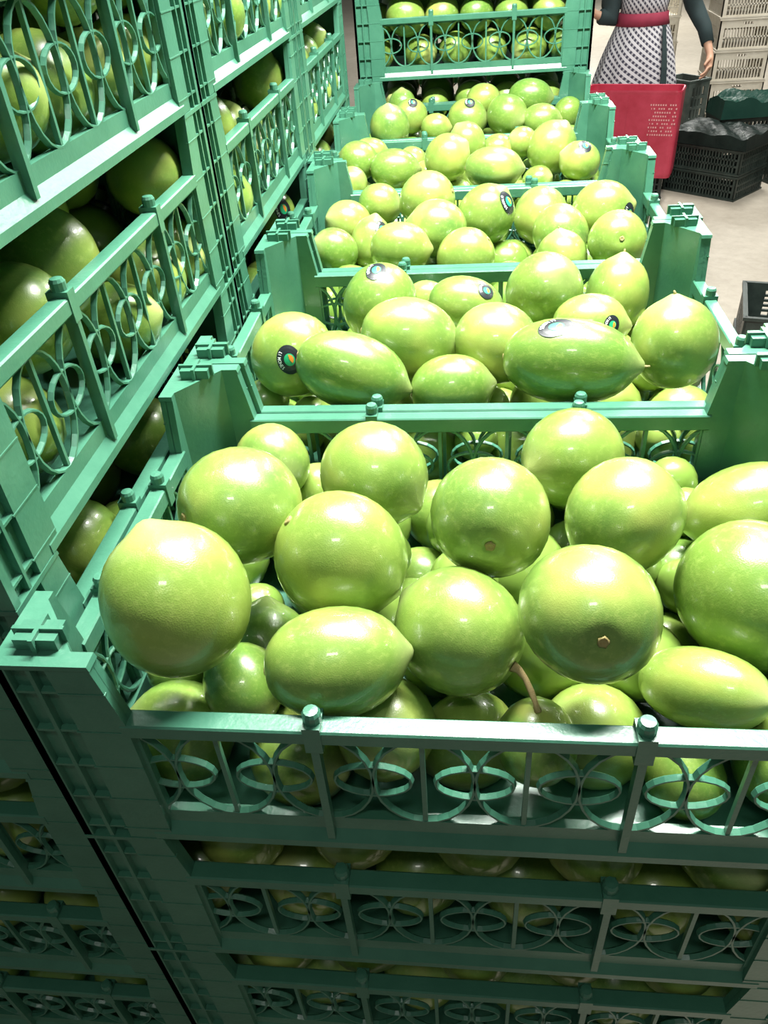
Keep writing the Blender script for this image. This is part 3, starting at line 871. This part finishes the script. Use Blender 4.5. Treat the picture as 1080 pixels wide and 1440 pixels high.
tag(put('green_film_bundle', crumple('green_film_bundle', .62, .36, .16, FILMG, 9, 20), None, (2.43, 7.43, ZF+.481), (0, 0, .1)), 'dark green film bundle heaped behind the black film at the right edge', 'bundle')
bm = bmesh.new(); bx(bm, -.31, .31, -.2, .2, 0, .478)
c4 = slot_crate('dark_crate', .62, .36, .238, BLACK, 16, 9, 3, .03, .2, .03, .012)
place(c4, (2.43, 7.46, ZF), .1, 'lower dark crate behind the green film bundle', 'dark crates behind the film')
place(copy_tree(c4), (2.43, 7.46, ZF+.242), .1, 'upper dark crate behind the green film bundle', 'dark crates behind the film')
# tipped dark crate between the red crate and the beige stack
c5 = slot_crate('grey_crate', .24, .34, .36, GREYG, 4, 6, 3, .05, .30, .05, .018)
place(c5, (1.93, 7.80, ZF+.365), .55, 'upper grey green crate standing upright between the red crate and the beige stack')
c6 = copy_tree(c5); place(c6, (1.93, 7.80, ZF), .55, 'lower grey green crate on the floor between the red crate and the beige stack')
for o in (c5, c6): o.scale = (1, 1, 1)
# red crate
def red_crate():
    t = empty('red_crate')
    L, W, H = .76, .28, .645
    bm = bmesh.new()
    # tapered hollow tub with thick rounded corners
    def rr(l, w, r, z, n=5):
        pts = []
        for (cx, cy, a0) in ((l/2-r, w/2-r, 0), (-l/2+r, w/2-r, PI/2), (-l/2+r, -w/2+r, PI), (l/2-r, -w/2+r, 1.5*PI)):
            for i in range(n+1):
                a = a0 + PI/2*i/n; pts.append((cx + r*math.cos(a), cy + r*math.sin(a), z))
        return pts
    loft(bm, [rr(L*.975, W*.96, .05, 0), rr(L*.985, W*.98, .05, .03), rr(L*.985, W*.975, .05, .06), rr(L*.99, W*.965, .05, H*.5), rr(L*.995, W*.985, .05, H-.03), rr(L*1.0, W*1.0, .05, H-.012), rr(L*.99, W*.99, .05, H),
              rr(L*.96, W*.95, .05, H-.004), rr(L*.95, W*.93, .05, H-.06)])
    put('tub', mesh('tub', bm, RED), t)
    bm = bmesh.new()
    rnd = random.Random(3)
    for i in range(11):
        for j in range(9):
            if rnd.random() < .22: continue
            x = L*.20 + i*.0185 + .009*(j % 2); z = H*.50 + j*.027; y = -W*.5*(.965 + .02*max(0, z/H-.5)/.5)
            bx(bm, x, x+.010, y-.002, y+.012, z, z+.012)
    put('printed_mesh', mesh('printed_mesh', bm, flat('worn_pink', (.62, .30, .30), .6)), t)['kind'] = 'stuff'
    bm = bmesh.new()
    for x in (-.22, -.02, .17): bx(bm, x-.004, x+.004, -W*.5*.992, -W*.5+.012, .08, H-.06)
    put('rib', mesh('rib', bm, RED), t)
    return t
place(red_crate(), (1.31, 6.82, ZF+.192), -.32, 'red plastic crate in front of the woman, pale mesh marks on its right half')
# dark tray crates at the right edge, close by
tr = slot_crate('black_tray', .60, .41, .20, BLACK, 12, 8, 5, .045, .165, .10, .009)
for k in range(3):
    o = tr if k == 0 else copy_tree(tr)
    place(o, (1.508, 3.065, ZF + k*.203), -.255, 'black grid crate %s of the short stack at the right edge' % ['at the floor', 'in the middle', 'on top'][k], 'black grid crates at the right edge')

# ---------------------------------------------------------------- the woman
def cloth(name, kind):
    m, nt, b = new_mat(name); b.inputs['Roughness'].default_value = .85
    if kind == 'check':
        tc = nd(nt, 'ShaderNodeTexCoord'); mp = nd(nt, 'ShaderNodeMapping'); nt.links.new(tc.outputs['UV'], mp.inputs[0])
        mp.inputs['Rotation'].default_value = (0, 0, .62)
        sx = nd(nt, 'ShaderNodeSeparateXYZ'); nt.links.new(mp.outputs[0], sx.inputs[0])
        def stripe(out, freq, w):
            a = nd(nt, 'ShaderNodeMath', operation='MULTIPLY'); nt.links.new(out, a.inputs[0]); a.inputs[1].default_value = freq
            f = nd(nt, 'ShaderNodeMath', operation='FRACT'); nt.links.new(a.outputs[0], f.inputs[0])
            g = nd(nt, 'ShaderNodeMath', operation='LESS_THAN'); nt.links.new(f.outputs[0], g.inputs[0]); g.inputs[1].default_value = w
            return g.outputs[0]
        s1 = stripe(sx.outputs[1], 34, .50); s2 = stripe(sx.outputs[0], 38, .58)
        mu = nd(nt, 'ShaderNodeMath', operation='MULTIPLY'); nt.links.new(s1, mu.inputs[0]); nt.links.new(s2, mu.inputs[1])
        ad = nd(nt, 'ShaderNodeMath', operation='MULTIPLY_ADD'); nt.links.new(mu.outputs[0], ad.inputs[0]); ad.inputs[1].default_value = .6
        s3 = nd(nt, 'ShaderNodeMath', operation='MULTIPLY'); nt.links.new(s1, s3.inputs[0]); s3.inputs[1].default_value = .42
        nt.links.new(s3.outputs[0], ad.inputs[2])
        nt.links.new(mixc(nt, ad.outputs[0], (.62, .60, .63), (.045, .042, .07)), b.inputs['Base Color'])
    else: nt.links.new(ramp(nt, noise(nt, 20, 4), [(.3, kind), (.7, tuple(c*1.25 for c in kind))]), b.inputs['Base Color'])
    return m
SKIN, nt_, b_ = new_mat('skin'); b_.inputs['Base Color'].default_value = (.52, .30, .20, 1); b_.inputs['Roughness'].default_value = .55
b_.inputs['Subsurface Weight'].default_value = .1
CHECK = cloth('checked_cloth', 'check'); CARD = cloth('dark_knit', (.018, .034, .036)); BELT = cloth('red_cloth', (.26, .025, .055))
HAIR = flat('black_hair', (.012, .009, .008), .5); EYE = flat('eye_white', (.75, .72, .68), .3); LIP = flat('lips', (.36, .10, .09), .5); SHOE = flat('black_shoe', (.02, .02, .022), .4)
W_ = empty('person', (1.47, 7.62, ZF), label='woman in a checked dress with a wide red belt and dark sleeves, one arm hanging', cat='person')
W_.scale = (1/S,)*3
def skin_body(name, verts, edges, radii, mat, root=0, sub=2):
    me = bpy.data.meshes.new(name); me.from_pydata(verts, edges, []); me.update()
    o = put(name, me, None)
    md = o.modifiers.new('skin', 'SKIN'); md.use_smooth_shade = True; md.branch_smoothing = .4
    for i, r in enumerate(radii):
        sv = me.skin_vertices[0].data[i]; sv.radius = r if isinstance(r, tuple) else (r, r)
    me.skin_vertices[0].data[root].use_root = True
    s = o.modifiers.new('sub', 'SUBSURF'); s.levels = s.render_levels = sub
    bpy.context.view_layer.update()
    m2 = bpy.data.meshes.new_from_object(o.evaluated_get(bpy.context.evaluated_depsgraph_get()))
    bpy.data.objects.remove(o)
    m2.name = name; m2.materials.clear(); m2.materials.append(mat)
    for p in m2.polygons: p.use_smooth = True; p.material_index = 0
    return m2
# viewed from the camera (facing -y): her left arm is at +x
V_, E_, R_ = [], [], []
def jv(p, r, link=None):
    V_.append(p); R_.append(r)
    if link is not None: E_.append((link, len(V_)-1))
    return len(V_)-1
pel = jv((-.01, 0, .80), (.135, .10))
wai = jv((-.01, 0, .93), (.115, .085), pel)
che = jv((-.01, .0, 1.10), (.13, .10), wai)
col = jv((-.01, .0, 1.24), (.115, .075), che)
nek = jv((-.01, -.01, 1.31), (.045, .045), col)
ne2 = jv((-.01, -.015, 1.36), (.043, .043), nek)
hd1 = jv((-.01, -.025, 1.42), (.065, .072), ne2)
hd2 = jv((-.01, -.02, 1.49), (.075, .085), hd1)
hd3 = jv((-.01, -.01, 1.55), (.055, .065), hd2)
for sx in (-1, 1):
    h = jv((-.01+sx*.085, 0, .74), .085, pel); k = jv((-.01+sx*.085, -.01, .43), .055, h)
    c_ = jv((-.01+sx*.085, .015, .30), .052, k); a_ = jv((-.01+sx*.085, .02, .075), .034, c_)
    f_ = jv((-.01+sx*.09, -.06, .035), (.036, .028), a_); jv((-.01+sx*.095, -.13, .028), (.034, .022), f_)
LA = [(.15, 0, 1.235), (.235, .03, 1.11), (.302, .06, .968), (.372, -.02, .845), (.408, -.135, .700)]
RA = [(-.17, 0, 1.235), (-.215, .02, 1.09), (-.222, -.01, .925), (-.275, -.03, .94), (-.325, -.04, .957)]
rr_ = [.052, .046, .040, .033, .024]
def arm(pts):
    l = col
    for p, r in zip(pts, rr_): l = jv(p, r, l)
    return l
lw = arm(LA); rw = arm(RA)
def hand(wrist, d, palm_n, side, curl, link):
    """palm plus four fingers and a thumb; d along the hand, side towards the thumb"""
    d = Vector(d).normalized(); s_ = Vector(side); s_ = (s_ - d*s_.dot(d)).normalized(); n_ = Vector(palm_n); n_ = (n_ - d*n_.dot(d) - s_*n_.dot(s_)).normalized()
    w = Vector(wrist)
    pm = jv(tuple(w + d*.045), (.030, .016), link)
    pe = jv(tuple(w + d*.078), (.034, .014), pm)
    for k, (o_, ln_) in enumerate(((.027, .066), (.009, .074), (-.009, .068), (-.026, .054))):
        base = w + d*(.088 - abs(k-1)*.004) + s_*o_
        b0 = jv(tuple(base), .0088, pe)
        c1 = math.radians(curl*.6); c2 = math.radians(curl*1.5)
        p1 = base + (d*math.cos(c1) + n_*math.sin(c1))*ln_*.45; j1 = jv(tuple(p1), .0080, b0)
        p2 = p1 + (d*math.cos(c2) + n_*math.sin(c2))*ln_*.32; j2 = jv(tuple(p2), .0074, j1)
        c3 = c2 + .25
        jv(tuple(p2 + (d*math.cos(c3) + n_*math.sin(c3))*ln_*.24), .0062, j2)
    t0 = w + d*.032 + s_*.026; q0 = jv(tuple(t0), .0125, pm)
    t1 = t0 + (d*.75 + s_*.5 + n_*.35).normalized()*.034; q1 = jv(tuple(t1), .0098, q0)
    jv(tuple(t1 + (d*.9 + s_*.1 + n_*.35).normalized()*.030), .0082, q1)
hand(LA[-1], (-.20, -.56, -.80), (-.9, -.1, .1), (-.2, -.75, .6), 28, lw)
hand(RA[-1], (-.75, -.25, .45), (.2, -.9, .1), (.3, -.2, .9), 40, rw)
body = skin_body('body', V_, E_, R_, SKIN, pel)
put('body', body, W_)
# face, hair
def ell(name, mat, c, r, parent, seg=20, rg=12, rot=(0, 0, 0)):
    bm = bmesh.new(); bmesh.ops.create_uvsphere(bm, u_segments=seg, v_segments=rg, radius=1)
    me = mesh(name, bm, mat, True); return put(name, me, parent, c, rot, r)
hc = Vector((-.01, -.02, 1.475))
bm = bmesh.new()
bmesh.ops.create_uvsphere(bm, u_segments=24, v_segments=18, radius=1)
for v in bm.verts:
    x, y, z = v.co
    v.co = Vector((x*.073*(1 - .20*max(0, -z)), y*.090, z*.112))
    if y < -.6 and abs(x) < .22 and -.35 < z < .12: v.co.y -= .018*(1 - abs(x)/.22)*(1 - abs(z+.2)/.4)
for v in bm.verts: v.co += hc
face = put('face', mesh('face', bm, SKIN, True), W_)
for sx in (-1, 1):
    ell('eye', EYE, hc + Vector((sx*.028, -.080, .005)), (.012, .008, .006), face, 10, 8)
    ell('pupil', HAIR, hc + Vector((sx*.028, -.0875, .005)), (.005, .002, .005), face, 8, 6)
    ell('ear', SKIN, hc + Vector((sx*.074, .0, -.005)), (.008, .018, .028), face, 10, 8)
    ell('eyebrow', HAIR, hc + Vector((sx*.028, -.083, .024)), (.016, .005, .003), face, 8, 6)
ell('mouth', LIP, hc + Vector((0, -.079, -.055)), (.022, .008, .007), face, 12, 8)
bm = bmesh.new(); bmesh.ops.create_uvsphere(bm, u_segments=24, v_segments=18, radius=1)
for v in bm.verts:
    x, y, z = v.co
    v.co = hc + Vector((x*.084, y*.095 + .018, z*.118 + .014))
    if y < -.35 and z < .55: v.co.y = hc.y - .045
put('hair', mesh('hair', bm, HAIR, True), W_)
ell('hair_bun', HAIR, hc + Vector((0, .11, .02)), (.045, .04, .045), W_)
# garments as closed surfaces of revolution with their own thickness
def garment(name, rows, mat, folds=0, amp=0, n=72, parent=W_, th=.006):
    bm = bmesh.new(); uvl = bm.loops.layers.uv.new('UVMap'); vs = []; 
    full = rows + [(c, rx-th, ry-th) for c, rx, ry in reversed(rows)]
    for k, ((cx, cy, cz), rx, ry) in enumerate(full):
        r = []
        w = max(0, min(1, (rows[0][0][2] - cz) / max(.01, rows[0][0][2] - rows[-1][0][2])))
        for i in range(n):
            a = 2*PI*i/n; f = 1 + amp*w*math.sin(folds*a + 1.3*math.sin(a*2))
            r.append(bm.verts.new((cx + rx*f*math.cos(a), cy + ry*f*math.sin(a), cz)))
        vs.append(r)
    m_ = len(full)
    for k in range(m_):
        a, b = vs[k], vs[(k+1) % m_]
        za, zb = full[k][0][2], full[(k+1) % m_][0][2]
        for i in range(n):
            j = (i+1) % n
            f = bm.faces.new((a[i], a[j], b[j], b[i]))
            for lp, (u, v) in zip(f.loops, (((i)/n, za), ((i+1)/n, za), ((i+1)/n, zb), (i/n, zb))): lp[uvl].uv = (u*1.35, v)
    return put(name, mesh(name, bm, mat, True), parent)
X0 = -.012
garment('skirt', [((X0, 0, .925), .150, .118), ((X0, 0, .88), .166, .130), ((X0-.003, -.01, .80), .198, .155), ((X0-.008, -.02, .70), .232, .180), ((X0-.014, -.02, .58), .262, .20), ((X0-.016, -.02, .46), .285, .215)], CHECK, 9, .045)
garment('bodice', [((X0, 0, 1.27), .120, .085), ((X0, 0, 1.20), .165, .110), ((X0, 0, 1.10), .158, .118), ((X0, 0, 1.0), .144, .112), ((X0, 0, .925), .144, .112)], CHECK)
garment('belt', [((X0, 0, .950), .153, .121), ((X0, 0, .915), .158, .126), ((X0, 0, .882), .168, .133)], BELT, th=.012)
bm = bmesh.new()
pts = [(.098, -.128, .885), (.104, -.150, .82), (.112, -.176, .74), (.118, -.196, .66), (.122, -.208, .58), (.124, -.214, .50)]
vs = []
for k, (x, y, z) in enumerate(pts):
    w = .011 + .002*k
    vs.append([(x-w, y-.002, z), (x+w, y+.004, z), (x+w, y-.006, z), (x-w, y-.012, z)])
loft(bm, vs); put('sash', mesh('sash', bm, CARD), W_)
def sleeve(pts, rad):
    bm = bmesh.new(); tube(bm, pts, rad, 20)
    return put('sleeve', mesh('sleeve', bm, CARD, True), W_)
def lerp(a, b, t): return tuple(x+(y-x)*t for x, y in zip(a, b))
sleeve([LA[0], LA[1], lerp(LA[1], LA[2], .5), LA[2], lerp(LA[2], LA[3], .5), LA[3], lerp(LA[3], LA[4], .55)], [.072, .062, .057, .054, .050, .044, .038])
sleeve([RA[0], RA[1], lerp(RA[1], RA[2], .6), RA[2], RA[3], lerp(RA[3], RA[4], .3)], [.072, .066, .060, .058, .046, .040])
garment('cardigan', [((X0, .012, 1.275), .13, .088), ((X0, .012, 1.24), .172, .105), ((X0, .02, 1.14), .171, .112), ((X0, .03, 1.04), .158, .104), ((X0, .034, .97), .155, .100)], CARD)
for sx in (-1, 1):
    bm = bmesh.new(); bmesh.ops.create_uvsphere(bm, u_segments=16, v_segments=10, radius=1)
    for v in bm.verts: v.co = Vector((v.co.x*.045, v.co.y*.12, max(-.03, v.co.z*.05)))
    put('shoe', mesh('shoe', bm, SHOE, True), W_, (-.01+sx*.092, -.055, .031))

# ---------------------------------------------------------------- to metres
for o in list(C.objects):
    if o.parent is None:
        o.location = o.location * S
        if o.type not in {'CAMERA', 'LIGHT'}: o.scale = o.scale * S
bpy.context.view_layer.update()
